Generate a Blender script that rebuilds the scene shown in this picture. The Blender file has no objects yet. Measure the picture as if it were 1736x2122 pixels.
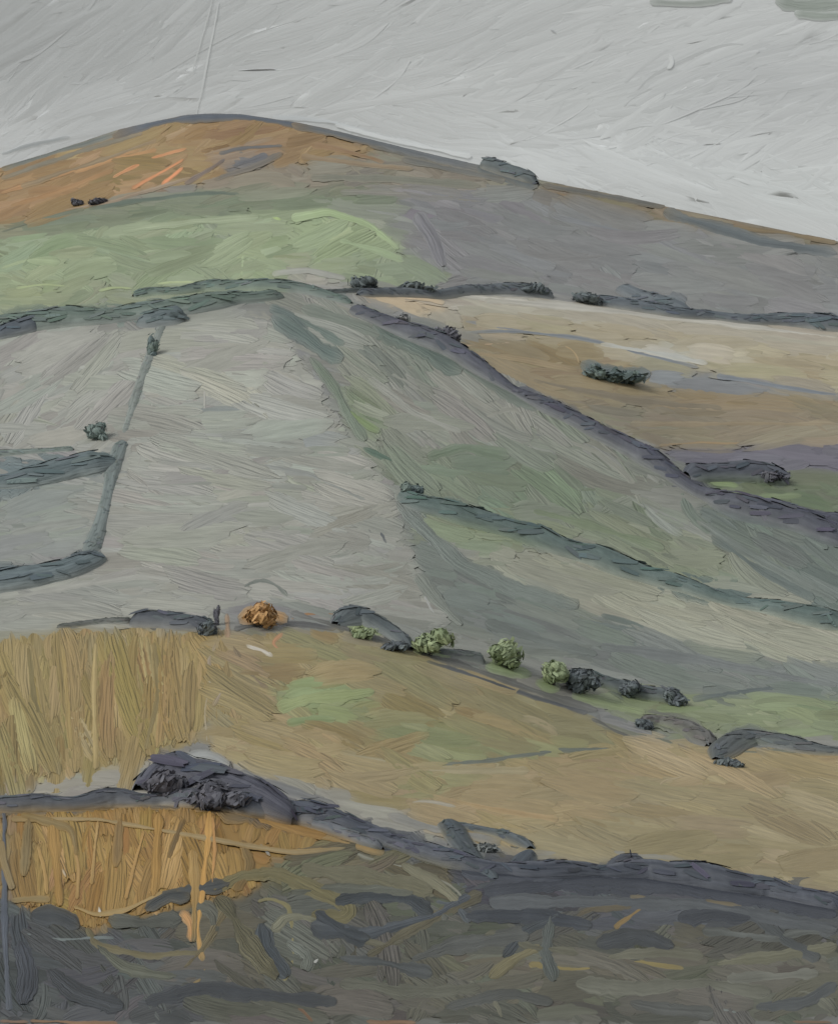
import bpy, math, numpy as np
rng=np.random.default_rng(7)
scene=bpy.context.scene
# ------------------------------------------------------------------ survey frame
W,H=1736.,2121.
K=0.612/H
CX,CY=W/2,H/2
GAIN=np.array([1.07,1.08,1.04])
SAT=0.9
def lin(c):
    c=np.asarray(c,float); g=c.mean(-1,keepdims=True); c=np.clip(g+(c-g)*SAT,0,255)/255.
    return np.where(c<=0.04045,c/12.92,((c+0.055)/1.055)**2.4)*GAIN
# ------------------------------------------------------------------ terrain profile
def line(pts):
    a=np.array(pts,float); return lambda u: np.interp(u,a[:,0],a[:,1])
L1=line([(0,1665),(430,1655),(880,1755),(1300,1800),(1736,1865)])
L2=line([(0,1310),(440,1300),(700,1310),(1000,1400),(1310,1530),(1736,1550)])
L3=line([(0,670),(300,640),(560,605),(730,625),(900,705),(1000,760),(1300,920),(1450,1020),(1736,1120)])
L4=line([(0,600),(730,575),(940,590),(1300,640),(1736,675)])
L5=line([(-600,480),(-200,400),(0,348),(100,318),(250,268),(380,240),(440,236),(500,238),(600,252),(680,268),(800,298),(900,322),(1000,345),(1130,376),(1250,398),(1400,432),(1550,462),(1736,500),(2100,560)])
D3=line([(0,760),(700,760),(1000,700),(1736,570)])
D4=line([(0,860),(700,880),(1000,950),(1736,980)])
NS,NY=801,640
SG=np.linspace(-0.60,0.60,NS)
YG=np.exp(np.linspace(math.log(3),math.log(3300),NY))
TT=np.zeros((NS,NY))
for i,s in enumerate(SG):
    u=CX+s/K
    ys=[3,20,60,105,235,405,D3(u),D4(u),1500,1750,2300,3300]
    vs=[4500,2650,2310,2135,L1(u),L2(u),L3(u),L4(u),L5(u)]
    ts=[(CY-v)*K for v in vs]; ts+= [ts[-1]-0.07,ts[-1]-0.16,ts[-1]-0.22]
    TT[i]=np.interp(YG,ys,ts)
def sm(a,sig,ax):
    r=int(sig*3); k=np.exp(-0.5*(np.arange(-r,r+1)/sig)**2); k/=k.sum()
    p=[(0,0),(0,0)]; p[ax]=(r,r); b=np.pad(a,p,mode='edge')
    return np.apply_along_axis(lambda m:np.convolve(m,k,'valid'),ax,b)
SMT=sm(sm(TT,6,1),7,0)
w=np.clip((YG-1000)/300,0,1)[None,:]
TT=SMT*(1-w)+TT*w
def Tat(s,y):
    fi=np.clip((s-SG[0])/(SG[1]-SG[0]),0,NS-1.001); fj=np.clip((np.log(y)-math.log(3))/(math.log(3300)-math.log(3))*(NY-1),0,NY-1.001)
    i=fi.astype(int); j=fj.astype(int); a=fi-i; b=fj-j
    return (TT[i,j]*(1-a)*(1-b)+TT[i+1,j]*a*(1-b)+TT[i,j+1]*(1-a)*b+TT[i+1,j+1]*a*b)
jmax=np.searchsorted(YG,1500)
VG=np.linspace(150,2600,1226)
YI=np.zeros((NS,len(VG)))
for i in range(NS):
    t=np.maximum.accumulate(TT[i,:jmax]+np.arange(jmax)*1e-9)
    YI[i]=np.interp((CY-VG)*K,t,YG[:jmax])
def ground(u,v,lift=0.):
    u=np.asarray(u,float); v=np.asarray(v,float)
    v=np.maximum(v,L5(u)+1.5)
    s=(u-CX)*K
    fi=np.clip((s-SG[0])/(SG[1]-SG[0]),0,NS-1.001); fj=np.clip((v-VG[0])/(VG[1]-VG[0]),0,len(VG)-1.001)
    i=fi.astype(int); j=fj.astype(int); a=fi-i; b=fj-j
    y=YI[i,j]*(1-a)*(1-b)+YI[i+1,j]*a*(1-b)+YI[i,j+1]*(1-a)*b+YI[i+1,j+1]*a*b
    z=y*Tat(s,y)+lift*K*y
    return np.stack([s*y,y,z],-1)
R_SKY=3000.
def skyp(u,v,lift=0.):
    s=(np.asarray(u,float)-CX)*K; t=(CY-np.asarray(v,float))*K
    y=(R_SKY-lift*2)/np.sqrt(1+s*s)
    return np.stack([s*y,y,y*t],-1)
# ------------------------------------------------------------------ land-use map
MS=4.
gu,gv=np.meshgrid(np.arange(0,W,MS)+2,np.arange(0,H,MS)+2)
def inpoly(P):
    P=np.array(P,float); r=np.zeros(gu.shape,bool); n=len(P); j=n-1
    for i in range(n):
        xi,yi=P[i]; xj,yj=P[j]
        if yi!=yj:
            c=((yi>gv)!=(yj>gv))&(gu<(xj-xi)*(gv-yi)/(yj-yi)+xi); r^=c
        j=i
    return r
# name, colour, stroke angle deg (image, + = falling right), angle jitter, length, width, colour jitter, polygon
FN=['moorland_slope','heather_hilltop','green_pasture','grey_pasture','stubble_field','ploughed_field','rough_grass','sky']
REG=[
(0,(128,128,126),14,10,110,26,6,[(0,0),(1736,0),(1736,2121),(0,2121)]),
(0,(134,126,110),12,14,100,22,8,[(400,330),(720,290),(1000,350),(1130,380),(1300,430),(1150,430),(900,400),(640,405),(400,400)]),
(0,(125,125,125),14,9,140,30,6,[(840,400),(1130,400),(1400,470),(1736,550),(1736,670),(1400,645),(1200,605),(940,585),(860,500),(720,430)]),
(0,(122,108,86),14,6,110,18,9,[(1120,372),(1250,395),(1400,430),(1736,495),(1736,520),(1450,480),(1250,440),(1130,410)]),
(1,(146,119,83),-16,12,120,24,10,[(0,340),(250,262),(400,230),(600,245),(720,280),(800,315),(720,335),(560,345),(470,370),(380,385),(300,400),(180,432),(0,480)]),
(1,(112,109,108),-8,12,60,16,6,[(450,322),(590,305),(550,345),(470,362)]),
(2,(115,124,102),-6,6,130,20,6,[(0,482),(180,432),(400,402),(640,398),(800,395),(860,430),(700,440),(560,440),(300,470),(0,505)]),
(2,(137,149,119),-8,22,110,26,8,[(0,498),(300,460),(560,438),(700,432),(840,512),(940,578),(860,596),(740,590),(600,585),(400,598),(200,615),(0,640)]),
(2,(133,141,116),-6,14,80,20,7,[(0,585),(300,590),(620,570),(720,590),(560,610),(300,640),(0,668)]),
(3,(148,146,138),10,20,50,18,6,[(600,545),(720,575),(740,605),(600,605)]),
(4,(166,158,141),7,5,170,22,6,[(740,605),(930,605),(1300,638),(1736,685),(1736,815),(1500,775),(1200,722),(960,695),(850,650)]),
(4,(160,148,122),8,5,150,22,6,[(960,655),(1300,675),(1736,740),(1736,815),(1500,775),(1200,722),(960,695)]),
(4,(196,171,137),7,6,70,14,8,[(735,612),(900,612),(930,642),(850,650),(760,630)]),
(5,(143,127,97),8,8,150,24,7,[(920,705),(1150,715),(1400,760),(1560,800),(1736,832),(1736,925),(1380,932),(1250,890),(1100,800)]),
(5,(134,122,101),8,8,150,24,6,[(1180,820),(1450,840),(1736,850),(1736,920),(1380,932),(1270,890)]),
(5,(126,128,131),6,5,120,18,4,[(1330,762),(1500,780),(1650,815),(1500,822),(1340,800)]),
(5,(104,101,112),4,5,130,20,4,[(1360,932),(1736,918),(1736,1000),(1500,985),(1430,972)]),
(2,(102,112,88),8,10,80,20,8,[(1430,975),(1736,985),(1736,1090),(1560,1060),(1470,1020)]),
# spur
(3,(130,132,123),30,16,130,32,7,[(540,625),(730,625),(900,705),(1000,765),(1200,875),(1380,975),(1480,1030),(1736,1120),(1736,1300),(1250,1150),(860,1040),(760,930),(680,760)]),
(2,(117,125,108),25,18,120,34,8,[(740,930),(860,930),(1150,980),(1330,1040),(1400,1130),(1100,1100),(860,1040)]),
(3,(127,133,114),18,8,140,28,7,[(1050,1060),(1300,1080),(1450,1110),(1600,1220),(1450,1215),(1150,1120)]),
(3,(102,111,106),32,8,130,26,6,[(1420,1040),(1560,1070),(1736,1125),(1736,1285),(1620,1210),(1500,1120)]),
(3,(148,148,140),3,12,170,36,7,[(320,720),(345,680),(400,652),(560,660),(640,760),(700,880),(800,1000),(860,1150),(980,1300),(700,1290),(560,1240),(300,1290),(210,1260),(220,1150),(250,1000),(270,850)]),
(3,(147,147,140),-22,18,120,34,7,[(0,690),(150,670),(270,675),(300,740),(260,850),(240,950),(0,950)]),
(3,(136,139,134),-6,10,120,30,7,[(0,990),(235,970),(205,1120),(0,1175)]),
(3,(146,146,139),-4,9,160,30,6,[(0,1215),(220,1170),(450,1230),(450,1285),(110,1305),(0,1325)]),
(2,(128,137,111),18,10,110,24,7,[(870,1060),(1000,1080),(1160,1130),(1120,1150),(980,1150),(900,1110)]),
(3,(149,149,134),16,6,180,28,6,[(960,1140),(1160,1130),(1450,1225),(1736,1300),(1736,1400),(1500,1350),(1200,1285),(1000,1220)]),
(3,(114,120,115),18,7,150,30,6,[(820,1060),(960,1160),(1200,1260),(1340,1310),(1500,1345),(1736,1390),(1736,1440),(1500,1440),(1200,1380),(960,1310),(880,1200)]),
(3,(130,132,125),14,7,150,26,6,[(600,1250),(940,1290),(1200,1370),(1000,1390),(850,1335),(690,1290)]),
(2,(126,134,105),8,10,110,24,7,[(1160,1400),(1450,1440),(1736,1445),(1736,1540),(1500,1540),(1300,1500)]),
# middle fields
(4,(150,133,93),18,14,120,32,9,[(440,1320),(700,1305),(850,1345),(1100,1440),(1310,1530),(1500,1560),(860,1600),(440,1560)]),
(4,(140,132,97),18,8,130,28,7,[(600,1310),(850,1355),(1300,1530),(1200,1550),(800,1400),(600,1360)]),
(4,(150,129,82),84,9,210,28,11,[(0,1320),(120,1300),(470,1310),(480,1420),(400,1540),(140,1640),(0,1640)]),
(2,(140,149,104),4,14,90,26,7,[(565,1432),(640,1405),(800,1430),(740,1500),(590,1500)]),
(2,(138,140,99),12,7,150,28,6,[(700,1475),(900,1490),(1070,1545),(1300,1545),(1000,1580),(870,1590),(830,1540)]),
(4,(160,142,105),10,14,150,36,7,[(430,1520),(870,1595),(1300,1560),(1736,1555),(1736,1850),(1400,1800),(1100,1770),(900,1730),(600,1650),(450,1600)]),
(4,(153,139,105),10,9,160,36,6,[(1150,1640),(1736,1620),(1736,1850),(1400,1800),(1100,1770)]),
(4,(154,150,141),10,8,120,22,6,[(0,1630),(140,1610),(300,1580),(440,1565),(560,1600),(930,1710),(900,1740),(600,1680),(0,1665)]),
# foreground
(6,(87,86,77),14,34,120,40,10,[(0,1850),(500,1800),(720,1740),(900,1760),(1736,1850),(1736,2121),(0,2121)]),
(5,(152,117,62),84,20,110,34,12,[(0,1670),(430,1670),(560,1690),(750,1740),(620,1790),(500,1860),(300,1900),(180,1935),(0,1860)]),
(6,(105,100,79),10,18,120,32,10,[(560,1790),(750,1745),(960,1790),(960,1860),(700,1860),(540,1850)]),
(6,(77,79,84),8,20,150,38,9,[(930,1800),(1300,1790),(1736,1860),(1736,1930),(1300,1920),(960,1900)]),
(6,(75,78,81),20,34,120,38,9,[(0,1870),(190,1935),(400,1960),(440,2121),(0,2121)]),
(6,(101,99,86),6,16,140,36,9,[(900,1960),(1400,1990),(1736,1960),(1736,2080),(1200,2060),(900,2080)]),
]
nh,nw=gu.shape
C=np.zeros((nh,nw,3)); PAR=np.zeros((nh,nw,6))
for r in REG:
    m=inpoly(r[7]) if r is not REG[0] else np.ones(gu.shape,bool)
    C[m]=r[1]; PAR[m]=(r[0],r[2],r[3],r[4],r[5],r[6])
BL=[ # soft tone changes  x,y,rx,ry,colour,strength
(700,480,130,40,(160,176,132),.7),(790,500,50,20,(162,180,126),.6),(540,530,60,60,(158,171,129),.5),(100,560,120,40,(147,160,125),.5),
(900,480,90,80,(120,117,123),.6),(1300,560,250,50,(122,122,125),.4),(500,270,150,18,(142,112,74),.5),(120,390,140,40,(156,120,78),.5),
(60,610,80,30,(147,156,112),.5),(1380,735,130,22,(186,186,178),.8),(1000,625,150,14,(182,178,165),.6),(1150,740,150,20,(150,129,90),.6),
(900,900,180,80,(138,136,128),.5),(870,740,120,50,(120,126,115),.6),(760,850,40,60,(114,130,96),.7),(1050,990,200,50,(104,119,97),.5),
(1270,870,100,40,(120,125,113),.4),(1500,1150,120,40,(126,130,111),.4),(480,760,120,50,(156,154,146),.5),(500,910,180,12,(128,134,130),.6),
(450,850,120,8,(132,136,132),.6),(620,1060,200,60,(143,143,134),.6),(350,1150,150,60,(153,152,142),.5),(780,1120,60,120,(140,140,132),.5),
(1400,1270,200,30,(156,153,134),.4),(300,1440,100,100,(148,122,70),.45),(120,1480,60,100,(144,127,84),.4),(200,1350,150,30,(140,129,96),.5),
(520,1380,60,60,(134,118,92),.6),(1000,1430,150,30,(146,129,92),.4),(1100,1690,160,26,(172,148,102),.6),(870,1620,50,24,(138,145,100),.8),
(650,1560,130,40,(164,142,100),.5),(250,1780,180,60,(162,125,64),.6),(60,1760,60,90,(138,118,76),.5),(420,1800,70,70,(152,117,58),.4),
(600,1720,80,30,(158,121,66),.5),(1650,1480,80,30,(132,146,108),.5),(300,1990,150,40,(95,95,86),.5),(150,2050,160,60,(75,78,83),.6),
(1550,2060,120,40,(101,103,96),.5),(1500,2098,40,12,(128,135,133),.6),(700,2090,200,40,(88,85,79),.5),(480,1950,60,70,(100,94,77),.6),
(600,1960,60,60,(94,98,94),.5),(1250,1900,200,20,(72,75,81),.5),(1100,2010,160,20,(110,105,82),.4),(1650,2000,100,40,(101,102,92),.5),(20,1850,14,200,(84,90,99),.5)]
def blobs(Cm,U,V,B):
    for x,y,rx,ry,c,st in B:
        g=st*np.exp(-((U-x)/rx)**2-((V-y)/ry)**2)[...,None]
        Cm=Cm*(1-g)+np.array(c,float)*g
    return Cm
C=blobs(C,gu,gv,BL)
for ch in range(3): C[...,ch]=sm(sm(C[...,ch],1.3,0),1.3,1)
def smap(u,v,A=None):
    A=C if A is None else A
    i=np.clip((v/MS).astype(int),0,nh-1); j=np.clip((u/MS).astype(int),0,nw-1); return A[i,j]
SB=[(0,300,260,90,(202,204,207),.9),(700,190,500,60,(184,186,188),.6),(1250,330,420,70,(191,194,197),.75),(1600,170,260,120,(163,165,168),.7),
(1000,60,300,70,(172,174,176),.6),(150,60,260,60,(170,172,174),.6),(500,120,200,60,(180,182,184),.5),
(1650,400,200,60,(180,184,186),.6),(300,200,200,40,(194,196,199),.5),(1480,60,90,40,(180,182,184),.5),(1250,200,160,50,(174,177,179),.5)]
def skycol(u,v):
    c=np.ones(np.shape(u)+(3,))*np.array([177,179,181.])
    return blobs(c,np.clip(u,0,W),np.clip(v,-60,600),SB)
# ------------------------------------------------------------------ materials
def paint_mat(name,rough=.5,spec=.3,var=.16,emit=0.,det=1):
    m=bpy.data.materials.new(name); m.use_nodes=True; n=m.node_tree.nodes; l=m.node_tree.links
    b=n['Principled BSDF']; b.inputs['Roughness'].default_value=rough; b.inputs['Specular IOR Level'].default_value=spec
    at=n.new('ShaderNodeAttribute'); at.attribute_name='Col'
    re=n.new('ShaderNodeAttribute'); re.attribute_name='relief'
    uv=n.new('ShaderNodeUVMap'); uv.uv_map='UVMap'
    nz=n.new('ShaderNodeTexNoise'); nz.noise_dimensions='2D'; nz.inputs['Scale'].default_value=1.0; nz.inputs['Detail'].default_value=det; nz.inputs['Roughness'].default_value=.6
    l.new(uv.outputs[0],nz.inputs['Vector'])
    mr=n.new('ShaderNodeMapRange'); mr.inputs[1].default_value=.25; mr.inputs[2].default_value=.75; mr.inputs[3].default_value=1-var; mr.inputs[4].default_value=1+var
    l.new(nz.outputs['Fac'],mr.inputs[0])
    vm=n.new('ShaderNodeVectorMath'); vm.operation='SCALE'; l.new(at.outputs['Color'],vm.inputs[0]); l.new(mr.outputs[0],vm.inputs['Scale'])
    l.new(vm.outputs[0],b.inputs['Base Color'])
    if emit:
        l.new(vm.outputs[0],b.inputs['Emission Color']); b.inputs['Emission Strength'].default_value=emit
        m.cycles.emission_sampling='NONE'
    mu=n.new('ShaderNodeMath'); mu.operation='MULTIPLY'; l.new(nz.outputs['Fac'],mu.inputs[0]); l.new(re.outputs['Fac'],mu.inputs[1])
    bp=n.new('ShaderNodeBump'); bp.inputs['Distance'].default_value=1.; bp.inputs['Strength'].default_value=1.0
    l.new(mu.outputs[0],bp.inputs['Height']); l.new(bp.outputs[0],b.inputs['Normal'])
    return m
M_land=paint_mat('grass_and_soil',.6,.25,.07)
M_sky=paint_mat('overcast_cloud',.6,.15,.012,.22)
M_leaf=paint_mat('foliage',.65,.2,.12)
M_wood=paint_mat('bark',.7,.2,.2)
class Acc:
    def __init__(s): s.v=[];s.f=[];s.c=[];s.u=[];s.r=[];s.n=0
    def grid(s,P,col,uv,rel):
        N,A,B,_=P.shape
        idx=np.arange(N*A*B).reshape(N,A,B)+s.n
        f=np.stack([idx[:,:-1,:-1],idx[:,1:,:-1],idx[:,1:,1:],idx[:,:-1,1:]],-1).reshape(-1,4)
        s.v.append(P.reshape(-1,3)); s.f.append(f)
        s.c.append(np.broadcast_to(col,P.shape).reshape(-1,3)); s.u.append(np.broadcast_to(uv,P.shape[:-1]+(2,)).reshape(-1,2))
        s.r.append(np.broadcast_to(rel,P.shape[:-1]).reshape(-1)); s.n+=N*A*B
    def build(s,name,mat,parent=None,smooth=True):
        v=np.concatenate(s.v);f=np.concatenate(s.f);c=np.concatenate(s.c);u=np.concatenate(s.u);r=np.concatenate(s.r)
        me=bpy.data.meshes.new(name)
        me.vertices.add(len(v)); me.vertices.foreach_set('co',v.astype(np.float32).ravel())
        me.loops.add(f.size); me.loops.foreach_set('vertex_index',f.astype(np.int32).ravel())
        me.polygons.add(len(f)); me.polygons.foreach_set('loop_start',np.arange(0,f.size,4,dtype=np.int32))
        me.polygons.foreach_set('use_smooth',np.full(len(f),smooth))
        me.update(calc_edges=True)
        a=me.color_attributes.new('Col','FLOAT_COLOR','POINT')
        cc=np.ones((len(v),4),np.float32); cc[:,:3]=np.clip(c,0,1); a.data.foreach_set('color',cc.ravel())
        b=me.attributes.new('relief','FLOAT','POINT'); b.data.foreach_set('value',r.astype(np.float32))
        ul=me.uv_layers.new(name='UVMap'); ul.data.foreach_set('uv',u[f.ravel()].astype(np.float32).ravel())
        me.materials.append(mat)
        o=bpy.data.objects.new(name,me); scene.collection.objects.link(o)
        if parent: o.parent=parent
        return o
# ------------------------------------------------------------------ strokes of ground cover
def strokes(acc,surf,c,ang,Ln,Wd,curv,col,lift,A=9,B=7,rel=.07,jit=6,uvs=.15,thick=.03,local=None,soft=.8):
    N=len(c); t=np.linspace(-.5,.5,A)[None,:,None]; q=np.linspace(-.5,.5,B)[None,None,:]
    Ln=np.asarray(Ln)[:,None,None]; Wd=np.asarray(Wd)[:,None,None]; curv=np.asarray(curv)[:,None,None]
    le=rng.uniform(.82,1.12,(N,1,B)); ls=rng.uniform(-.05,.05,(N,1,B))
    tt=(t*le+ls)
    al=tt*Ln; ac=q*Wd*(1-.35*np.abs(2*t)**4)+curv*Ln*(tt*tt-.08)
    dx=np.cos(ang)[:,None,None]; dy=np.sin(ang)[:,None,None]
    u=c[:,0][:,None,None]+al*dx-ac*dy; v=c[:,1][:,None,None]+al*dy+ac*dx
    prof=(1-(2*np.abs(q))**2.5)*thick*Wd + rng.uniform(-.006,.006,(N,1,B))*Wd
    P=surf(u,v,np.asarray(lift)[:,None,None]+prof)
    br=rng.normal(0,1,(N,1,B,1))*jit*.7
    br=br+rng.normal(0,1,(N,A,B,1))*jit*.2
    e=np.clip(np.maximum(np.abs(2*q)**2.,np.abs(2*t)**3.),0,1)[...,None]*soft
    cc=col[:,None,None,:]*(1-e)+local(u,v)*e if local is not None else col[:,None,None,:]
    cc=lin(np.clip(cc+br,0,255))
    seed=np.arange(N)[:,None,None]*7.31%997
    uv=np.stack(np.broadcast_arrays(q*Wd*uvs+seed,tt*Ln/70.+seed*.37),-1)
    y=P[...,1]
    acc.grid(P,cc,uv,rel*Wd*K*y)
accs={n:Acc() for n in FN}
def field_strokes(N,scale,l0,l1,ws=1.):
    u=rng.uniform(-260,W+260,N); v=rng.uniform(230,2300,N); k=v>L5(u)+8
    u=u[k];v=v[k]; p=smap(u,v,PAR); col=smap(u,v)
    ang=np.radians(p[:,1]+rng.normal(0,1,len(u))*p[:,2]); L=p[:,3]*rng.uniform(.6,1.3,len(u))*scale; Wd=p[:,4]*rng.uniform(.6,1.5,len(u))*(.4+.6*scale)*ws
    for _ in range(5):
        bad=np.zeros(len(u),bool)
        for sg in (-.5,.5):
            e=smap(u+sg*L*np.cos(ang),v+sg*L*np.sin(ang)); bad|=np.abs(e-col).max(1)>13
        L[bad]*=.72
    Wd=np.minimum(Wd,L*.5+6)
    col=col+rng.normal(0,1,(len(u),1))*p[:,5:6]*.85+rng.normal(0,1,(len(u),3))*p[:,5:6]*.22
    lift=rng.uniform(l0,l1,len(u)); cv=rng.normal(0,.12,len(u))
    for i,n in enumerate(FN[:-1]):
        m=p[:,0]==i
        if m.any(): strokes(accs[n],ground,np.stack([u[m],v[m]],1),ang[m],L[m],Wd[m],cv[m]*(2 if i==6 else 1),col[m],lift[m],jit=3.4,local=smap,soft=.45 if i==6 else .7,rel=.13 if i==6 else .08)
field_strokes(5000,1.2,.3,1.3,1.5)
field_strokes(1300,.6,.9,1.7,1.3)
def mark(acc,pts,col,w,lift=2.0,n=None,jit=6,wob=1.5,surf=ground,thick=.05,rel=.09,local=smap,soft=.6):
    P=np.array(pts,float); d=np.r_[0,np.cumsum(np.hypot(*np.diff(P,axis=0).T))]; A=max(6,int(d[-1]/7)); B=9
    t=np.linspace(0,d[-1],A); x=np.interp(t,d,P[:,0]); y=np.interp(t,d,P[:,1])
    if len(P)>2:
        k=np.ones(5)/5; x=np.convolve(np.pad(x,2,'edge'),k,'valid'); y=np.convolve(np.pad(y,2,'edge'),k,'valid')
    x+=np.convolve(rng.normal(0,wob,A+6),np.ones(7)/7,'valid'); y+=np.convolve(rng.normal(0,wob,A+6),np.ones(7)/7,'valid')
    tx=np.gradient(x);ty=np.gradient(y);m=np.hypot(tx,ty)+1e-9;tx/=m;ty/=m
    ww=w*(.85+.6*np.convolve(rng.normal(0,1,A+8),np.ones(9)/9,'valid'))*np.clip(np.minimum(t,d[-1]-t)/(w*.8+1)+.35,0,1)
    q=np.linspace(-.5,.5,B)
    u=x[:,None]-ty[:,None]*q*ww[:,None]; v=y[:,None]+tx[:,None]*q*ww[:,None]
    prof=(1-(2*np.abs(q))**2.2)[None,:]*thick*w
    G=surf(u,v,lift+rng.uniform(0,.5)+prof)
    br=rng.normal(0,jit*.7,(1,B,1))+np.convolve(rng.normal(0,jit*1.3,A+8),np.ones(9)/9,'valid')[:,None,None]
    ee=(np.maximum(np.abs(2*q)[None,:]**2.,(1-np.clip(np.minimum(t,d[-1]-t)/(d[-1]*.15+4),0,1))[:,None])*soft)[...,None]
    base=np.array(col,float)*(1-ee)+local(u,v)*ee
    cc=lin(np.clip(base+br,0,255))
    seed=rng.uniform(0,900); uv=np.stack(np.broadcast_arrays(q[None,:]*w*.22+seed,t[:,None]/60.+seed),-1)
    acc.grid(G[None],cc[None],uv[None],rel*w*K*G[None][...,1])
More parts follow.
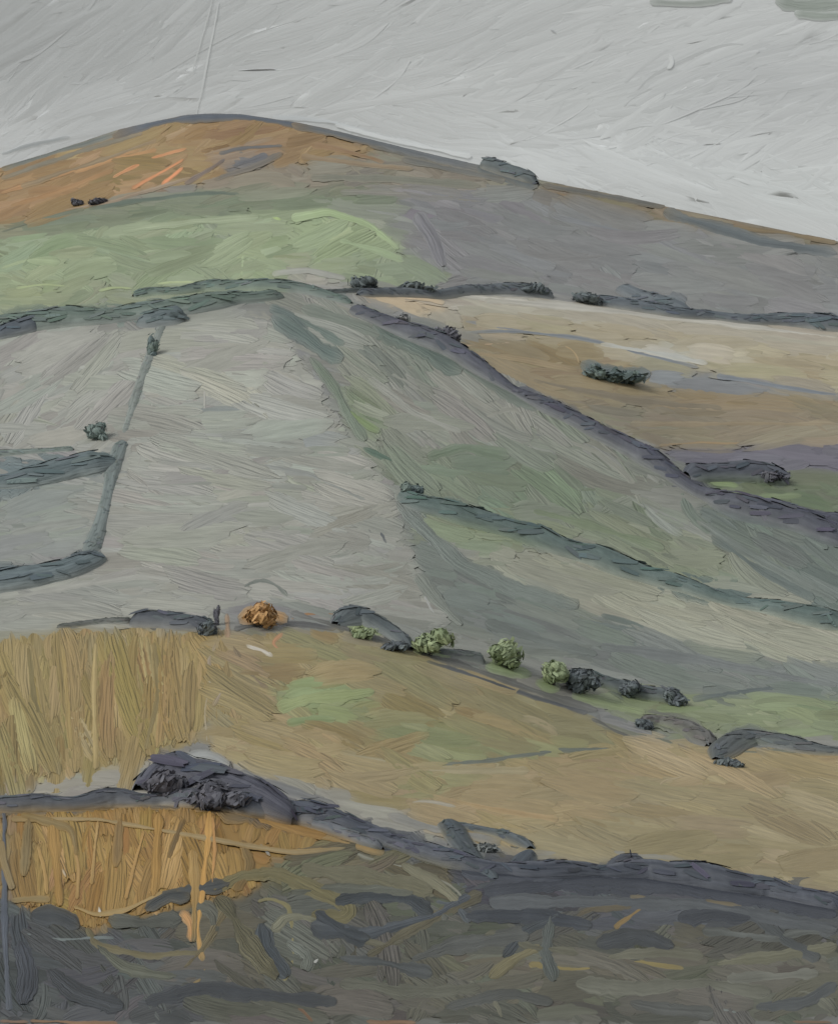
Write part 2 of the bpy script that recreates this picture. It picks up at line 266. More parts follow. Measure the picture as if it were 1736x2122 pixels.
MK=[
# hill top
([(0,352),(120,316),(260,274)],(106,111,108),16,0),([(0,372),(150,322),(300,276)],(120,114,100),12,0),
([(230,286),(320,258),(400,245),(500,244),(600,258),(690,276)],(84,91,102),22,0),([(340,252),(450,240),(560,247)],(76,84,96),14,0),
([(600,258),(700,280),(820,308),(900,330),(1000,350)],(95,99,103),22,0),([(760,300),(880,330),(990,350)],(102,102,99),14,0),
([(830,330),(930,352),(1050,376)],(104,104,100),15,0),([(980,345),(1060,364),(1120,386)],(86,93,96),32,0),
([(1120,384),(1250,408),(1380,430)],(94,93,88),18,0),([(1370,440),(1470,470),(1560,500),(1736,528)],(90,98,102),34,0),([(1500,470),(1620,484),(1736,505)],(126,108,78),12,0),
([(1450,500),(1540,522),(1620,534)],(118,96,76),5,0),([(1150,400),(1230,428),(1300,440)],(132,110,84),8,0),
([(230,372),(300,336),(390,308)],(200,138,94),8,1),([(270,396),(330,362),(385,330)],(204,136,92),7,1),([(330,388),(362,366),(384,346)],(222,142,96),9,1),([(150,360),(240,330),(330,312)],(172,128,84),12,1),
([(0,404),(100,372),(200,340),(300,310)],(170,127,86),9,1),([(20,430),(140,392),(240,352)],(158,120,80),14,1),([(40,390),(180,345),(330,290)],(132,114,88),14,1),
([(120,440),(230,420),(330,390),(400,370)],(150,132,112),8,1),([(380,385),(440,350),(470,330)],(118,104,96),15,1),([(450,322),(500,308),(590,305)],(102,102,104),11,1),([(480,345),(520,335),(560,322)],(100,100,104),18,1),([(440,375),(520,350),(590,318)],(116,110,102),14,1),
([(0,484),(80,458),(180,434)],(98,104,88),10,2),([(180,436),(300,416),(420,402),(500,404)],(90,102,91),10,2),([(620,325),(760,345),(860,352)],(144,124,98),10,0),([(640,300),(720,315),(800,340)],(144,114,82),13,0),([(640,370),(800,372),(1000,388)],(120,120,107),20,0),([(700,400),(850,405),(1000,420)],(134,130,122),20,0),([(860,440),(900,500),(920,560)],(118,116,122),30,0),
([(600,455),(680,440),(760,465),(830,520)],(157,175,130),18,2),([(700,500),(780,520),(840,545)],(152,169,130),16,2),([(565,452),(582,458)],(172,192,128),8,2),([(250,480),(400,462),(540,452)],(150,160,130),16,2),
([(30,600),(90,590),(150,596)],(162,174,128),8,2),([(320,590),(360,586),(410,588)],(168,180,134),8,2),([(200,606),(240,596),(280,600)],(158,170,124),7,2),([(0,560),(60,540),(130,545)],(152,166,128),18,2),
([(500,580),(505,520),(510,500)],(156,171,132),10,2),([(560,570),(640,560),(720,580)],(156,156,148),14,2),([(620,590),(680,600),(740,604)],(150,148,144),12,2),
([(740,608),(820,612),(925,630)],(206,182,150),12,4),([(960,668),(1100,690),(1200,706)],(126,129,136),7,4),([(480,612),(510,610)],(192,152,118),6,4),([(890,712),(960,718),(1060,712)],(178,150,120),5,4),
([(960,690),(1080,688),(1200,702),(1330,735),(1450,765)],(118,124,132),9,4),([(1480,780),(1600,800),(1736,822)],(116,122,130),10,4),
([(1000,622),(1200,640),(1500,672),(1736,700)],(178,174,165),16,4),([(1240,715),(1340,730),(1470,756)],(178,178,172),20,4),([(930,612),(1010,620),(1100,628)],(186,181,171),11,4),
([(1150,715),(1190,726),(1200,760)],(168,143,104),7,5),([(1360,926),(1450,918),(1560,922),(1700,912)],(154,130,96),6,5),([(1700,912),(1730,890)],(150,124,92),5,5),([(960,730),(1100,750),(1200,770)],(154,134,102),16,5),
([(1100,790),(1300,830),(1500,850)],(126,115,96),18,5),([(1300,880),(1500,880),(1736,880)],(144,128,102),18,5),
([(1470,1000),(1530,1010)],(126,142,100),18,2),([(1570,1030),(1660,1030)],(114,128,94),20,2),
([(1200,752),(1230,768),(1290,780),(1350,776)],(98,109,111),36,5),
# spur tone bands, darker and paler
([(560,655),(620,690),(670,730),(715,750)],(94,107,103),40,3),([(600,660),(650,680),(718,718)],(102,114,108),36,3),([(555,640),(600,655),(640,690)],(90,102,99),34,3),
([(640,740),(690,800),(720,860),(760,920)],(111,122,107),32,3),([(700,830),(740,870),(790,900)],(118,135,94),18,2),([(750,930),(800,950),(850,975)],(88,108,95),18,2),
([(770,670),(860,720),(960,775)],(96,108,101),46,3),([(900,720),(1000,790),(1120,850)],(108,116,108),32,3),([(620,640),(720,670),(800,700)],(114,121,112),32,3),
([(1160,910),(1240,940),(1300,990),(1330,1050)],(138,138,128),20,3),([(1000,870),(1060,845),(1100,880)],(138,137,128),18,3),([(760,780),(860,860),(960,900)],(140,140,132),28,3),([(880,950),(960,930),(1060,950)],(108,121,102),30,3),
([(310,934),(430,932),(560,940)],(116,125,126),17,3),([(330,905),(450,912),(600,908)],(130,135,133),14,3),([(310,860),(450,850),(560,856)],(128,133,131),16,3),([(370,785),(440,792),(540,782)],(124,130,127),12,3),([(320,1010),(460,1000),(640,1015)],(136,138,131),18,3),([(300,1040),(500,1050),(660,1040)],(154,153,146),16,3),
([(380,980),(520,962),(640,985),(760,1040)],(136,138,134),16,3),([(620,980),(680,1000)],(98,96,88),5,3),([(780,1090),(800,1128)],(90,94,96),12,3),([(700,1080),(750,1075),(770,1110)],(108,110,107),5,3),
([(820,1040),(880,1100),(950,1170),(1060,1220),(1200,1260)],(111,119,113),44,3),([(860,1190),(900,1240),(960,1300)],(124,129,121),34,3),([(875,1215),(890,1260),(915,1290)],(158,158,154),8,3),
([(1240,1275),(1310,1292),(1345,1312)],(102,111,106),18,3),([(430,660),(425,800),(420,1000),(408,1150)],(164,162,155),4,3),([(345,740),(315,840),(282,1000),(255,1150)],(158,157,151),5,3),([(470,660),(440,800)],(160,159,152),3,3),([(210,1050),(205,1180),(200,1260)],(158,157,150),4,3),
([(950,1180),(1000,1165),(1100,1180),(1200,1165)],(138,142,126),14,3),([(980,1110),(1100,1120),(1190,1115)],(136,144,120),16,3),([(1100,1060),(1220,1090),(1380,1140)],(116,127,102),24,2),
([(1440,1080),(1550,1150),(1736,1250)],(108,115,110),24,3),([(1470,1110),(1580,1190),(1690,1245)],(95,104,101),24,3),([(1410,1020),(1430,1070),(1480,1110)],(108,118,108),26,3),([(1240,1340),(1450,1370),(1736,1425)],(110,114,114),26,3),([(1000,1290),(1120,1330),(1240,1360)],(108,114,110),26,3),
([(30,1240),(150,1215),(300,1195),(440,1215)],(152,151,144),18,3),([(450,1110),(455,1180),(450,1220)],(132,134,128),4,3),
([(20,740),(120,720),(230,700)],(154,153,146),22,3),([(60,850),(150,800),(240,760)],(140,142,136),22,3),([(20,1040),(110,1030),(200,1010)],(128,132,128),20,3),([(20,1110),(110,1090),(190,1080)],(144,146,140),20,3),
([(180,900),(205,885),(215,915)],(106,120,116),30,3),([(335,665),(318,710),(292,780),(268,860)],(120,126,122),24,3),
# mid fields
([(600,1270),(700,1300),(850,1345),(1000,1395),(1150,1448),(1240,1475)],(94,94,90),22,4),([(880,1370),(1000,1410),(1120,1450),(1220,1480)],(82,85,89),13,4),([(1220,1490),(1270,1515),(1315,1535)],(96,96,91),10,4),
([(480,1305),(560,1290),(640,1295),(700,1306)],(84,84,84),13,4),([(600,1285),(650,1272),(700,1275)],(152,114,80),12,4),([(590,1310),(560,1335),(600,1360)],(176,128,94),12,4),([(520,1320),(500,1350),(530,1385)],(168,150,128),12,4),
([(484,1250),(500,1222),(535,1204),(575,1214),(600,1240)],(112,116,110),24,3),([(490,1290),(540,1270),(600,1288)],(172,132,86),46,4),
([(470,1270),(472,1330),(460,1360)],(160,132,106),18,4),([(450,1330),(430,1380),(470,1420),(440,1470)],(154,138,117),14,4),([(430,1405),(450,1440)],(176,168,152),12,4),([(480,1340),(520,1400),(560,1430)],(128,112,90),24,4),
([(505,1336),(545,1348),(570,1366)],(196,188,176),16,4),([(560,1345),(585,1362)],(192,122,86),10,4),([(510,1375),(550,1385)],(126,106,84),12,4),
([(870,1588),(1000,1580),(1150,1557),(1300,1550),(1470,1558)],(104,109,100),13,4),([(820,1550),(870,1588)],(126,128,98),14,4),
([(570,1470),(640,1450),(780,1435)],(146,156,106),26,2),([(590,1500),(660,1490),(700,1494)],(132,145,100),20,2),([(600,1420),(680,1410)],(142,155,108),24,2),
([(940,1660),(1030,1680),(1160,1700)],(174,147,106),22,4),([(850,1665),(900,1665),(950,1675)],(164,156,140),12,4),([(430,1540),(425,1480),(430,1440)],(172,157,126),5,4),
([(1230,1500),(1400,1545),(1560,1560),(1736,1556)],(117,118,103),16,4),([(1350,1660),(1370,1620),(1450,1610)],(166,150,119),16,4),([(700,1560),(900,1600),(1100,1600)],(160,148,115),22,4),
([(360,1575),(430,1565),(480,1590)],(160,161,160),22,4),([(490,1600),(600,1640),(700,1672)],(120,120,121),26,4),([(800,1690),(900,1718),(1040,1745)],(134,132,127),22,4),([(1100,1765),(1300,1770),(1420,1785)],(146,142,131),22,4),
([(1430,1452),(1520,1438),(1620,1425),(1736,1436)],(87,95,95),17,4),
([(60,1340),(70,1450),(110,1600)],(128,115,76),16,4),([(200,1330),(195,1450),(200,1600)],(170,148,98),14,4),([(320,1330),(330,1440),(300,1560)],(128,112,72),18,4),([(410,1330),(400,1450),(370,1540)],(164,142,92),14,4),([(130,1330),(140,1440),(150,1560)],(160,136,84),18,4),
# bright grass on the lane side
([(715,1302),(760,1298),(800,1318)],(138,150,108),24,2),([(1180,1440),(1260,1462),(1340,1478)],(136,148,108),28,2),([(1360,1470),(1460,1470)],(130,142,106),20,2),
([(850,1345),(895,1352),(940,1362)],(132,144,108),34,2),([(1000,1382),(1050,1388),(1105,1402)],(132,146,106),34,2),([(1110,1415),(1160,1430)],(130,143,104),32,2),
# lower left ploughed field furrows
([(80,1750),(92,1800),(100,1860)],(180,144,86),7,5),([(150,1740),(165,1800),(160,1870)],(178,142,88),8,5),([(205,1700),(195,1780),(190,1840)],(176,142,88),7,5),([(300,1720),(280,1790),(260,1870)],(180,140,82),7,5),([(380,1700),(350,1780)],(118,96,62),14,5),([(250,1700),(240,1800)],(130,104,64),20,5),([(60,1700),(50,1820)],(128,110,74),22,5),([(330,1690),(320,1860)],(164,124,62),22,5),([(110,1700),(125,1880)],(160,122,62),22,5),
([(20,1700),(200,1700),(430,1740),(600,1770),(720,1760)],(160,138,98),12,5),([(40,1690),(150,1720),(160,1780)],(138,117,76),16,5),([(0,1740),(10,1800),(30,1850)],(146,126,88),16,5),([(500,1740),(520,1800),(480,1850)],(128,104,62),26,5),
([(436,1680),(430,1760),(420,1850),(408,1930),(420,2000)],(206,156,84),15,6),([(400,1760),(405,1850),(400,1960)],(168,134,78),24,6),([(370,1890),(395,1910),(400,1960)],(196,144,88),26,6),([(440,1690),(446,1760),(440,1840)],(190,138,78),8,6),
([(20,1870),(60,1865),(110,1868)],(144,124,84),16,5),([(150,1880),(200,1900),(260,1890),(340,1850)],(166,140,92),12,5),([(205,1882),(209,1902)],(208,206,202),10,5),([(130,1805),(138,1822)],(190,172,148),8,5),([(350,1790),(375,1760)],(178,140,80),7,5),
([(540,1750),(560,1775)],(142,144,146),7,5),([(530,1690),(600,1715),(680,1735)],(160,122,68),26,5),([(620,1720),(700,1745),(800,1770)],(160,132,86),20,5),
([(700,1750),(760,1780),(850,1800),(940,1840),(980,1890)],(138,136,122),8,6),
]
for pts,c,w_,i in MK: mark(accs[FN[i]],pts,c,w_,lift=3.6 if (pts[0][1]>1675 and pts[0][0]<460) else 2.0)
# foreground tangled marks
FG=[([(10,1660),(8,1800),(12,1950),(20,2100)],(86,92,104),14),([(50,1935),(120,1950),(240,1945)],(112,120,120),12),([(180,1920),(200,1960),(300,1985),(420,1975)],(116,107,78),16),
([(200,1960),(260,2010),(370,2030)],(98,100,87),34),([(440,1850),(500,1815),(570,1812),(640,1840),(730,1880),(720,1905),(640,1900)],(114,106,72),36),([(450,1860),(480,1900),(540,1990),(580,2030)],(100,95,72),60),
([(530,1870),(560,1860),(600,1880),(610,1990),(580,2050)],(138,129,90),9),([(470,1880),(430,1960),(380,2010)],(116,104,76),32),([(360,1850),(400,1845),(480,1835)],(72,75,76),34),([(690,1870),(760,1860),(850,1870),(900,1900)],(62,68,74),46),
([(640,1920),(760,1940),(900,1900),(980,1860)],(72,78,86),30),([(780,1990),(860,1920),(960,1870),(1030,1850)],(158,130,82),9),([(760,1985),(900,1900),(1000,1855)],(96,90,70),28),([(850,1990),(950,1960),(1100,1940)],(82,84,82),38),
([(900,1870),(950,1880),(975,1920)],(84,90,96),18),([(830,1790),(900,1830),(960,1880)],(122,118,96),26),([(620,1800),(760,1820),(900,1850)],(110,106,84),38),([(600,1850),(700,1845),(860,1850)],(98,100,90),32),
([(1000,1850),(1200,1830),(1400,1840),(1736,1900)],(64,68,78),46),([(1010,1870),(1200,1870),(1450,1880),(1736,1930)],(86,90,94),36),([(1100,1830),(1300,1815),(1500,1835)],(70,74,84),38),([(950,1810),(1100,1815),(1300,1810)],(70,74,84),38),
([(1380,1850),(1330,1880),(1270,1930)],(140,114,70),10),([(1190,1900),(1220,1885),(1320,1875)],(104,95,76),22),([(1040,1990),(1090,1930),(1160,1895)],(64,70,76),34),([(1140,1900),(1130,1980),(1150,2040)],(90,96,94),38),
([(1090,2000),(1180,2010),(1320,1995),(1420,2010)],(142,126,78),12),([(1010,2030),(1060,1990),(1120,1960)],(118,110,80),24),([(1230,1960),(1320,1940),(1400,1965)],(64,68,73),38),([(1450,1930),(1600,1945),(1736,1925)],(94,97,94),30),
([(1480,2000),(1600,1985),(1736,1960)],(116,114,94),30),([(1190,2040),(1300,2050),(1450,2040),(1600,2060)],(106,106,94),36),([(1560,2090),(1660,2080),(1736,2040)],(80,84,87),28),([(1020,2070),(1040,2110)],(116,114,98),22),
([(640,2010),(660,1990)],(186,186,182),6),([(540,1915),(550,1970),(600,2030)],(66,73,80),40),([(590,1950),(640,1985),(630,2020)],(114,118,110),42),([(380,2060),(420,2030),(430,2000)],(134,114,76),16),([(300,2080),(420,2050),(600,2070),(700,2080)],(60,64,70),36),
([(620,2092),(650,2120)],(126,96,72),16),([(60,2118),(150,2122),(250,2124)],(142,110,82),8),([(0,2116),(60,2120)],(134,106,88),7),([(760,2118),(860,2122)],(136,105,80),8),([(1640,2118),(1720,2122)],(128,102,80),7),
([(1485,2094),(1525,2100)],(128,135,133),14),([(100,2010),(160,2060),(260,2090)],(66,70,76),46),([(40,1950),(60,2020),(50,2090)],(64,69,79),46),([(700,2040),(900,2060),(1000,2050)],(96,96,84),38),
([(650,1890),(700,1930),(770,1950)],(60,66,73),36),([(560,1935),(600,1900),(660,1910)],(122,120,100),28),([(1300,1860),(1400,1870),(1540,1880)],(110,99,76),18),([(960,1900),(1100,1900),(1230,1920)],(58,63,72),34),
([(300,1890),(340,1862),(400,1858)],(70,73,74),36),([(820,1880),(900,1880),(930,1910)],(94,95,88),30),([(1400,1905),(1480,1895),(1560,1905)],(60,64,72),38),
([(220,1905),(300,1915),(380,1905)],(82,84,78),38),([(700,1985),(800,2000),(900,2020)],(74,78,80),34),([(1000,1940),(1080,1960),(1200,1980)],(100,98,82),32),([(1300,2080),(1400,2095),(1480,2100)],(88,90,88),32),([(920,2090),(1050,2060),(1150,2080)],(82,84,82),32),
([(1560,1900),(1640,1960),(1700,1990)],(78,82,84),30),([(1250,1990),(1350,1975),(1460,1985)],(108,106,90),26),([(400,1880),(440,1890),(450,1940)],(92,92,82),38),
([(1500,2030),(1600,2025),(1700,2020)],(114,114,105),30),([(60,1900),(120,1900),(170,1925)],(64,68,72),34),([(440,1990),(500,2040),(560,2070)],(84,82,72),34),([(720,1930),(780,1960),(840,1950)],(102,98,80),24)]
for pts,c,w_ in FG: mark(accs['rough_grass'],pts,c,w_,lift=2.8,thick=.05,jit=7,soft=.25,rel=.14,wob=3)
# ------------------------------------------------------------------ hedges: definitions first (verges are part of the fields)
HG=[
([(-60,676),(0,672),(100,662),(220,652),(330,640),(430,625),(520,612),(590,602)],42,(95,108,102),.7,'hedge'),
([(270,612),(350,604),(420,594),(520,592),(600,596),(660,604),(735,625)],25,(92,105,100),.7,'hedge'),
([(560,600),(640,604),(760,606),(900,610)],11,(88,94,94),1,'hedge'),
([(-30,692),(40,680),(90,668)],34,(82,89,97),.7,'hedge'),
([(725,628),(800,668),(880,700),(960,738),(1040,790),(1120,832),(1200,872),(1290,918),(1370,966),(1440,1012),(1540,1056),(1600,1068),(1670,1086),(1760,1122)],40,(75,77,87),.8,'hedge'),
([(1540,1056),(1600,1062),(1670,1078),(1760,1108)],36,(75,77,88),.9,'hedge'),
([(735,606),(780,604),(840,606),(905,612),(960,600),(1020,600),(1090,604),(1150,608)],22,(88,94,100),.8,'hedge'),
([(1180,612),(1220,620),(1300,632),(1420,650),(1560,660),(1760,676)],32,(88,95,102),.75,'hedge'),
([(1278,584),(1310,604),(1350,622),(1440,648)],38,(88,95,101),.8,'hedge'),
([(990,336),(1050,354),(1118,380)],30,(89,97,100),.85,'hilltop_wood'),
([(1415,978),(1480,980),(1560,980),(1640,992)],34,(83,87,96),.8,'hedge'),([(1560,1045),(1640,1062),(1760,1084)],38,(78,80,92),.85,'hedge'),
([(345,655),(325,700),(300,760),(275,840),(255,900)],16,(120,126,122),.3,'hedge'),
([(255,900),(240,950),(226,1010),(208,1080),(185,1150)],24,(106,115,114),.35,'hedge'),
([(-60,990),(60,972),(150,958),(244,935)],76,(94,106,109),.5,'hedge'),([(-60,940),(60,936),(160,928)],20,(106,116,112),.6,'hedge'),
([(-60,1206),(60,1190),(140,1172),(215,1140)],58,(94,106,110),.6,'hedge'),
([(280,664),(340,662),(390,652)],32,(90,101,104),.8,'hedge'),
([(832,1008),(860,1036),(920,1050),(1000,1074),(1080,1096),(1180,1132),(1280,1166),(1380,1196),(1480,1226),(1560,1246),(1650,1262),(1760,1292)],48,(85,99,97),.65,'hedge'),
([(112,1302),(200,1290),(280,1284)],13,(94,96,93),.9,'hedge'),([(266,1284),(330,1284),(390,1292),(454,1298)],36,(80,84,91),.8,'hedge'),
([(690,1288),(730,1268),(770,1282),(830,1318),(858,1342)],38,(86,93,96),.7,'hedge'),
([(900,1350),(960,1356),(1010,1366)],18,(88,93,93),.9,'hedge'),([(1170,1400),(1230,1404),(1290,1424),(1350,1440),(1420,1446)],28,(86,93,96),.8,'hedge'),
([(1320,1494),(1360,1486),(1430,1505),(1475,1545)],28,(95,94,92),.7,'hedge'),([(1480,1572),(1500,1544),(1550,1520),(1610,1532),(1680,1548),(1760,1552)],38,(89,94,96),.6,'hedge'),
([(-60,1666),(60,1666),(160,1664),(260,1656),(350,1652),(470,1656)],42,(82,85,92),.8,'hedge'),
([(285,1616),(350,1602),(430,1614),(520,1644),(620,1684)],86,(76,77,88),.8,'thicket'),
([(430,1652),(540,1672),(640,1690),(740,1716),(840,1748),(930,1775),(1000,1790),(1100,1800),(1220,1795),(1340,1800),(1440,1815),(1580,1838),(1760,1870)],56,(76,80,90),.8,'hedge'),([(560,1690),(700,1724),(800,1756)],24,(92,95,101),.9,'hedge'),
([(926,1690),(950,1735),(990,1785),(1030,1820)],28,(80,88,94),.5,'hedge'),([(925,1700),(990,1712),(1060,1730),(1105,1752)],36,(84,91,96),.6,'hedge'),([(1104,1752),(1075,1785),(1050,1810)],36,(80,88,98),.5,'hedge'),
([(1255,1795),(1300,1775),(1345,1798)],42,(78,82,91),.7,'hedge'),
]
for P_,w_,c_,hk_,nm_ in HG:
    P2=np.array(P_,float); P2[:,1]=np.maximum(P2[:,1],L5(P2[:,0])+10)
    i=int(smap(P2[len(P2)//2:len(P2)//2+1,0],P2[len(P2)//2:len(P2)//2+1,1],PAR)[0,0])
    mark(accs[FN[i]],P2+np.array([0,w_*.1]),np.array(c_)*1.05,w_*1.35,lift=1.7,soft=.85,thick=.01,wob=3)
for n in FN[:-1]: accs[n].build(n,M_land)
# ------------------------------------------------------------------ terrain sheet
cs=np.concatenate([np.linspace(-1.8,-.33,30)[:-1],np.linspace(-.33,.33,380),np.linspace(.33,1.8,30)[1:]])
ry=YG[::1]
SS,YY=np.meshgrid(cs,ry,indexing='ij')
Z=YY*Tat(SS,YY); uu=CX+SS/K; vv=CY-Z/YY/K; vv=np.where(YY>1500,L5(uu)+4,vv)
tc=lin(smap(np.clip(uu,0,W),np.clip(vv,0,H)))
a=Acc(); P=np.stack([SS*YY,YY,Z],-1)[None]
a.grid(P,tc[None],np.stack([SS*150,YY*.05],-1)[None],(.02*YY*K*10)[None])
a.build('hill_terrain',M_land)
# ------------------------------------------------------------------ sky
a=Acc(); th=np.linspace(-75,75,300); zz=np.linspace(-700,2600,200)
TH,ZZ=np.meshgrid(np.radians(th),zz,indexing='ij'); P=np.stack([np.sin(TH)*(R_SKY+10),np.cos(TH)*(R_SKY+10),ZZ],-1)
a.grid(P[None],lin(skycol(CX+np.tan(np.clip(TH,-1,1))/K,CY-ZZ/3000/K))[None],np.stack([TH*40,ZZ*.01],-1)[None],np.full((1,300,200),.5))
N=1300
u=rng.uniform(-350,W+350,N); v=rng.uniform(-260,620,N); k=v<L5(u)+60; u=u[k]; v=v[k]
ang=np.where(u<500,-38,np.where(u<1100,-28,-20))+np.where((v>L5(u)-100),np.where(u>700,42,14),0)
ang=np.radians(ang+rng.normal(0,9,len(u)))
col=skycol(u,v)+rng.normal(0,2.2,(len(u),1))
strokes(a,skyp,np.stack([u,v],1),ang,rng.uniform(150,340,len(u)),rng.uniform(50,110,len(u)),rng.normal(0,.06,len(u)),col,rng.uniform(.3,.8,len(u)),A=11,B=9,rel=.0045,jit=1.5,uvs=.18,thick=.0003,local=skycol)
for pts,c,w_ in [([(455,0),(420,180),(405,245)],(188,190,192),4),([(440,0),(400,150)],(184,186,188),3),([(1380,110),(1398,130),(1376,146)],(186,188,190),8),([(1140,62),(1150,68)],(150,152,156),7),
   ([(0,320),(60,302),(150,282)],(158,162,165),8),([(690,258),(780,282),(880,305),(980,326)],(194,197,200),9),([(560,243),(680,250),(760,275)],(180,184,188),9),
   ([(1600,0),(1670,14),(1760,6)],(132,139,134),40),([(1640,26),(1700,34),(1770,30)],(134,141,136),26),([(1340,2),(1430,8),(1520,-2)],(140,145,142),14)]:
    mark(a,pts,c,w_,lift=1.5,surf=skyp,jit=3,local=skycol,thick=.01,rel=.02)
a.build('sky',M_sky)
# ------------------------------------------------------------------ foliage helpers
def dabs(acc,cen,nrm,size,col,rad,asp=1.7,jit=7,tdir=None):
    N=len(cen); nrm=nrm/(np.linalg.norm(nrm,axis=1,keepdims=True)+1e-9)
    r=rng.normal(0,1,(N,3)) if tdir is None else np.cross(nrm,tdir)+rng.normal(0,.25,(N,3))
    t=np.cross(nrm,r); t/=np.linalg.norm(t,axis=1,keepdims=True)+1e-9; b=np.cross(nrm,t)
    A,B=6,4
    g=np.linspace(-.5,.5,A)[None,:,None,None]; q=np.linspace(-.5,.5,B)[None,None,:,None]
    s=size[:,None,None,None]; rad=rad[:,None,None,None]
    gl=g*s*asp*(1+rng.uniform(-.15,.15,(N,1,B,1))); ql=q*s*(1-1.4*g*g)
    P=cen[:,None,None,:]+t[:,None,None,:]*gl+b[:,None,None,:]*ql-nrm[:,None,None,:]*(gl*gl+ql*ql)/(2*rad)
    cc=lin(np.clip(col[:,None,None,:]+rng.normal(0,jit*.6,(N,1,B,1)),0,255))
    sd=rng.uniform(0,900,(N,1,1)); uv=np.stack(np.broadcast_arrays(q[...,0]*4+sd,g[...,0]*1.2+sd),-1)
    acc.grid(P,cc,uv,.05*size[:,None,None])
def hedge(pts,w,col,hk=1.,name='hedge',jit=6,dab=1.0):
    acc=Acc(); P=np.array(pts,float); d=np.r_[0,np.cumsum(np.hypot(*np.diff(P,axis=0).T))]; A=max(8,int(d[-1]/6)); B=17
    t=np.linspace(0,d[-1],A); x=np.interp(t,d,P[:,0]); y=np.interp(t,d,P[:,1])
    k=np.ones(9)/9; x=np.convolve(np.pad(x,4,'edge'),k,'valid'); y=np.convolve(np.pad(y,4,'edge'),k,'valid')
    nz=lambda a,n: np.convolve(rng.normal(0,1,A+n-1),np.ones(n)/n,'valid')*a*math.sqrt(n)
    y+=np.convolve(np.pad(nz(1.4,13),3,'edge'),np.ones(7)/7,'valid')
    G=ground(x,y+w*.32); m=G[:,1]*K
    tg=np.gradient(G,axis=0); tg[:,2]=0; tg/=np.linalg.norm(tg,axis=1,keepdims=True)+1e-9
    tk=np.ones(9)/9; tg=np.stack([np.convolve(np.pad(tg[:,j],4,'edge'),tk,'valid') for j in range(3)],1); tg/=np.linalg.norm(tg,axis=1,keepdims=True)+1e-9
    sd=np.stack([tg[:,1],-tg[:,0],tg[:,2]*0],1)
    ww=w*m*(1+np.convolve(np.pad(nz(.2,17),4,'edge'),np.ones(9)/9,'valid')); ends=np.clip(np.minimum(t,d[-1]-t)/(w*.9)+.2,0,1)**.6; ww=np.maximum(ww*ends,w*m*.15)
    ph=np.linspace(0,math.pi,B)
    rad=1+rng.normal(0,.008,(A,B))+rng.normal(0,.025,(1,B))
    px=-np.cos(ph)[None]*ww[:,None]*.8*rad; pz=np.sin(ph)[None]**1.8*ww[:,None]*.9*hk*rad
    Q=G[:,None,:]+sd[:,None,:]*px[...,None]
    # both feet of the hedge follow the slope
    sQ=np.clip(Q[...,0]/Q[...,1],-.59,.59); Q[...,2]=Q[...,1]*Tat(sQ,Q[...,1])+pz-.02*ww[:,None]+2.0*K*Q[...,1]*np.sin(ph)[None]
    lane=rng.normal(0,jit,(1,B,1)); al=np.convolve(rng.normal(0,jit,A+14),np.ones(15)/15,'valid')[:,None,None]*2.5
    s_=Q[...,0]/Q[...,1]; uq=CX+s_/K; vq=CY-Q[...,2]/Q[...,1]/K
    loc=smap(uq,np.maximum(vq,L5(uq)+8)); e=(np.clip(np.abs(np.cos(ph)),0,1)**4*.8)[None,:,None]
    cc=(np.array(col,float)+lane+al+rng.normal(0,1.5,(A,B,1)))*(1-e)+loc*e
    s0=rng.uniform(0,900); uv=np.stack(np.broadcast_arrays(ph[None]*w*.1+s0,t[:,None]/50+s0),-1)
    acc.grid(Q[None],lin(np.clip(cc,0,255))[None],uv[None],(.06*ww[:,None]*np.ones((1,B)))[None])
    n=int(d[-1]/w*6*dab)+3
    i=rng.integers(0,A,n); jb=rng.integers(4,13,n)
    c=Q[i,jb]; nn=np.cross(Q[np.minimum(i+1,A-1),jb]-Q[np.maximum(i-1,0),jb],Q[i,jb+1]-Q[i,jb-1]); nn*=np.sign(nn[:,2:3]+1e-9)
    c=c+nn/(np.linalg.norm(nn,axis=1,keepdims=True)+1e-9)*ww[i][:,None]*.03
    dabs(acc,c,nn,ww[i]*rng.uniform(.12,.26,n),np.array(col,float)+rng.normal(0,jit*.8,(n,1))+rng.normal(0,2,(n,3)),rad=ww[i]*8,asp=4.,tdir=tg[i],jit=4)
    return acc.build(name,M_leaf)
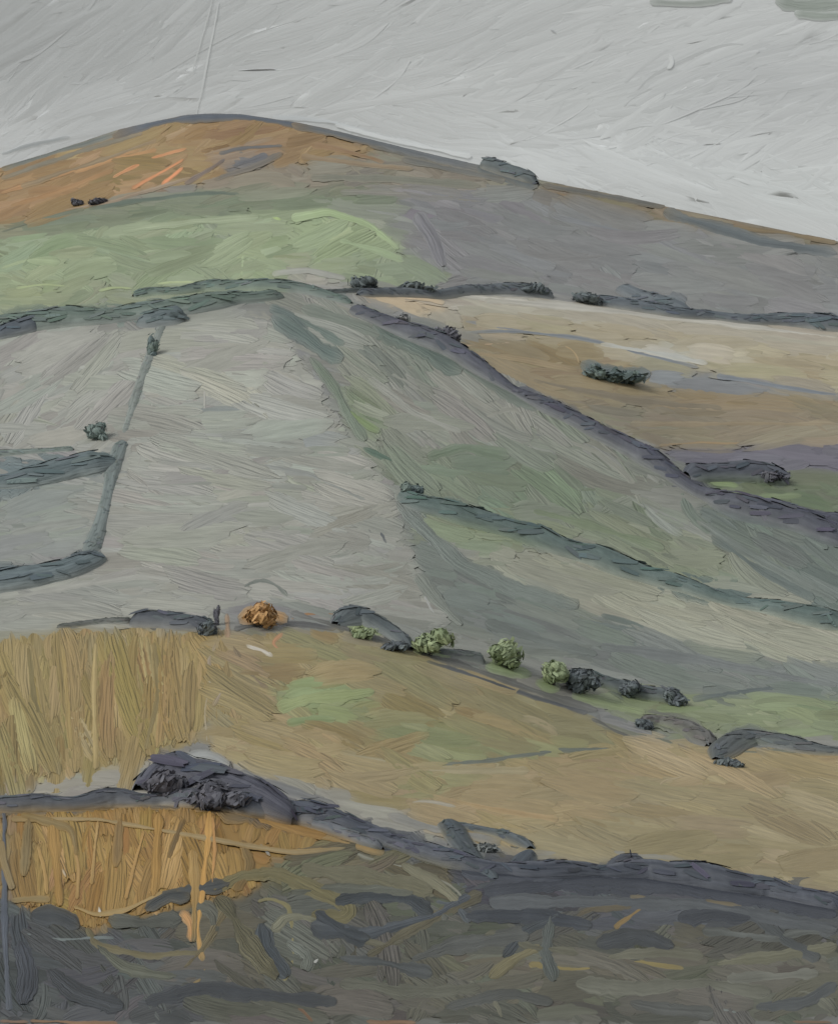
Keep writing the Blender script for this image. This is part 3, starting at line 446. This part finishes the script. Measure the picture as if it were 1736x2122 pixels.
def tree(u,v,rw,rh,cols,name='tree',n=380,lean=0.,bare=.3,jit=6):
    """u,v foot of the trunk; rw,rh crown half width/height in survey units"""
    G=ground(np.array([u]),np.array([v]))[0]; m=G[1]*K
    e=bpy.data.objects.new(name,None); e.location=G; scene.collection.objects.link(e)
    cen=np.array([lean*rw*m,0,rh*m*(1+bare)])
    def limb(p0,p1,r0,r1,acc,S=8):
        tt=np.linspace(0,1,5)[:,None]; ax=p0+(p1-p0)*tt; ax[1:4]+=rng.normal(0,r0*.35,(3,3))
        dr=(p1-p0)/np.linalg.norm(p1-p0); a1=np.cross(dr,[.3,1,.2]); a1/=np.linalg.norm(a1); a2=np.cross(dr,a1)
        an=np.linspace(0,2*math.pi,S); r=(r0+(r1-r0)*tt)
        Q=ax[:,None,:]+(a1*np.cos(an)[:,None]+a2*np.sin(an)[:,None])[None]*r[:,:,None]
        acc.grid(Q[None],lin(np.array([78,74,74.])),np.stack(np.meshgrid(np.linspace(0,2,5),an,indexing='ij'),-1)[None],.1*r0)
    ta=Acc(); top=cen*np.array([1,1,.8]); R=rw*m
    limb(np.array([0,0,-R*.15]),top,R*.10,R*.05,ta)
    for j in range(5):
        a_=j*1.257+rng.uniform(0,.6); f=rng.uniform(.35,.6)
        limb(top*f,cen+np.array([math.cos(a_)*R*.6,math.sin(a_)*R*.6,rng.uniform(-.1,.5)*rh*m]),R*.055,R*.02,ta,6)
    ta.build('trunk_and_limbs',M_wood,e)
    ca=Acc(); nc=9
    cl=rng.normal(0,1,(nc,3)); cl/=np.linalg.norm(cl,axis=1,keepdims=True); cl*=rng.uniform(.3,.75,(nc,1)); cl[0]*=.1
    cl=cl*np.array([rw,rw,rh*.9])*m+cen
    cr=rng.uniform(.32,.5,nc); cr[0]=.6; sc=np.array([rw,rw,rh])*m
    i=rng.integers(0,nc,n); o=rng.normal(0,1,(n,3)); o/=np.linalg.norm(o,axis=1,keepdims=True)
    c=cl[i]+o*(cr[i]*rng.uniform(.8,1.2,n))[:,None]*sc
    c[:,2]=np.maximum(c[:,2],R*.04)
    cols=np.array(cols,float); pick=rng.integers(0,len(cols),nc)
    cc=cols[np.where(rng.random(n)<.7,pick[i],rng.integers(0,len(cols),n))]+rng.normal(0,jit*1.2,(n,1))
    sw=np.array([.6,.1,-.75 if rng.random()<.5 else .75])  # prevailing sweep of the foliage
    nn=o/sc; nn/=np.linalg.norm(nn,axis=1,keepdims=True)
    dabs(ca,c,nn+rng.normal(0,.35,(n,3)),R*rng.uniform(.09,.19,n),cc,rad=cr[i]*R*2.,asp=2.4,tdir=np.broadcast_to(sw,(n,3)),jit=5)
    ph,th_=np.meshgrid(np.linspace(0,math.pi,9),np.linspace(0,2*math.pi,13),indexing='ij')
    for j in range(nc):
        rr=1+rng.normal(0,.06,ph.shape); rr[:,-1]=rr[:,0]
        S_=np.stack([np.sin(ph)*np.cos(th_),np.sin(ph)*np.sin(th_),np.cos(ph)],-1)*rr[...,None]*cr[j]*.85*sc+cl[j]
        S_[...,2]=np.maximum(S_[...,2],R*.03)
        ca.grid(S_[None],lin(np.clip(cols[pick[j]],0,255)),np.stack([th_*2,ph*2],-1)[None],.03*R)
    ca.build('crown',M_leaf,e)
    return e
DK=[(92,100,103),(88,94,99),(98,106,108)]; GR=[(133,145,112),(127,140,106),(141,152,114)]; PU=[(86,85,93),(91,91,99)]; TE=[(99,112,110),(94,107,108),(104,117,111)]
for P_,w_,c_,hk_,nm_ in HG: hedge(P_,w_,c_,hk_,nm_)
# ---- trees and bushes
def bush(*a,**k): k.setdefault('name','bush'); k.setdefault('bare',-.4); k.setdefault('n',240); return tree(*a,**k)
bush(160,428,17,13,PU); bush(205,424,22,10,PU)
bush(758,606,34,24,DK); bush(868,612,44,17,DK); bush(1100,612,40,17,DK); bush(1222,632,40,19,DK)
bush(922,717,38,30,PU); bush(832,668,26,11,[(122,124,126),(136,135,134)]); bush(1228,784,34,20,TE); bush(1290,794,62,17,TE)
bush(203,912,30,26,[(108,121,117),(102,115,112)])
bush(316,738,17,30,TE)
bush(852,1034,30,24,TE); bush(1600,1000,48,15,PU)
bush(430,1316,30,22,DK); bush(449,1296,9,28,PU)
tree(545,1300,46,30,[(176,137,92),(168,129,84),(186,145,96),(158,125,86)],name='autumn_tree',bare=-.1)
bush(820,1347,34,17,DK); tree(893,1360,42,33,GR,bare=-.05); tree(1048,1386,46,33,GR,bare=-.05); tree(1148,1424,36,31,GR,bare=-.05); bush(750,1322,34,14,GR)
tree(1208,1438,44,32,DK,bare=-.05); bush(1300,1444,34,24,DK); bush(1396,1460,34,22,DK); bush(1335,1510,28,13,DK); bush(1515,1588,36,13,DK)
tree(345,1664,54,38,PU,bare=0.); bush(440,1676,66,36,PU,n=340)
bush(1000,1762,40,11,[(112,116,115),(98,103,106)])
# ------------------------------------------------------------------ light
el,az=math.radians(42),math.radians(-125)   # sun: behind the viewer's left shoulder
wd=bpy.data.worlds.new('World'); scene.world=wd; wd.use_nodes=True
nt=wd.node_tree; bg=nt.nodes['Background']; sk=nt.nodes.new('ShaderNodeTexSky'); sk.sky_type='NISHITA'; sk.sun_disc=False; sk.sun_elevation=el; sk.sun_rotation=az
hs=nt.nodes.new('ShaderNodeHueSaturation'); hs.inputs['Saturation'].default_value=.2
nt.links.new(sk.outputs[0],hs.inputs['Color']); nt.links.new(hs.outputs[0],bg.inputs['Color']); bg.inputs['Strength'].default_value=.15
sl=bpy.data.lights.new('sun','SUN'); sl.energy=1.45; sl.angle=math.radians(20); sl.color=(1,.98,.95)
so=bpy.data.objects.new('sun',sl); scene.collection.objects.link(so)
from mathutils import Vector
dirv=Vector((math.sin(az)*math.cos(el),math.cos(az)*math.cos(el),math.sin(el)))
so.rotation_euler=dirv.to_track_quat('Z','Y').to_euler()
cam=bpy.data.cameras.new('camera'); co=bpy.data.objects.new('camera',cam); scene.collection.objects.link(co)
cam.sensor_fit='VERTICAL'; cam.sensor_height=24; cam.lens=12/0.306; cam.clip_end=12000; cam.clip_start=.5
co.rotation_euler=(math.radians(90),0,0); scene.camera=co
scene.view_settings.view_transform='Standard'; scene.view_settings.look='None'; scene.view_settings.exposure=0
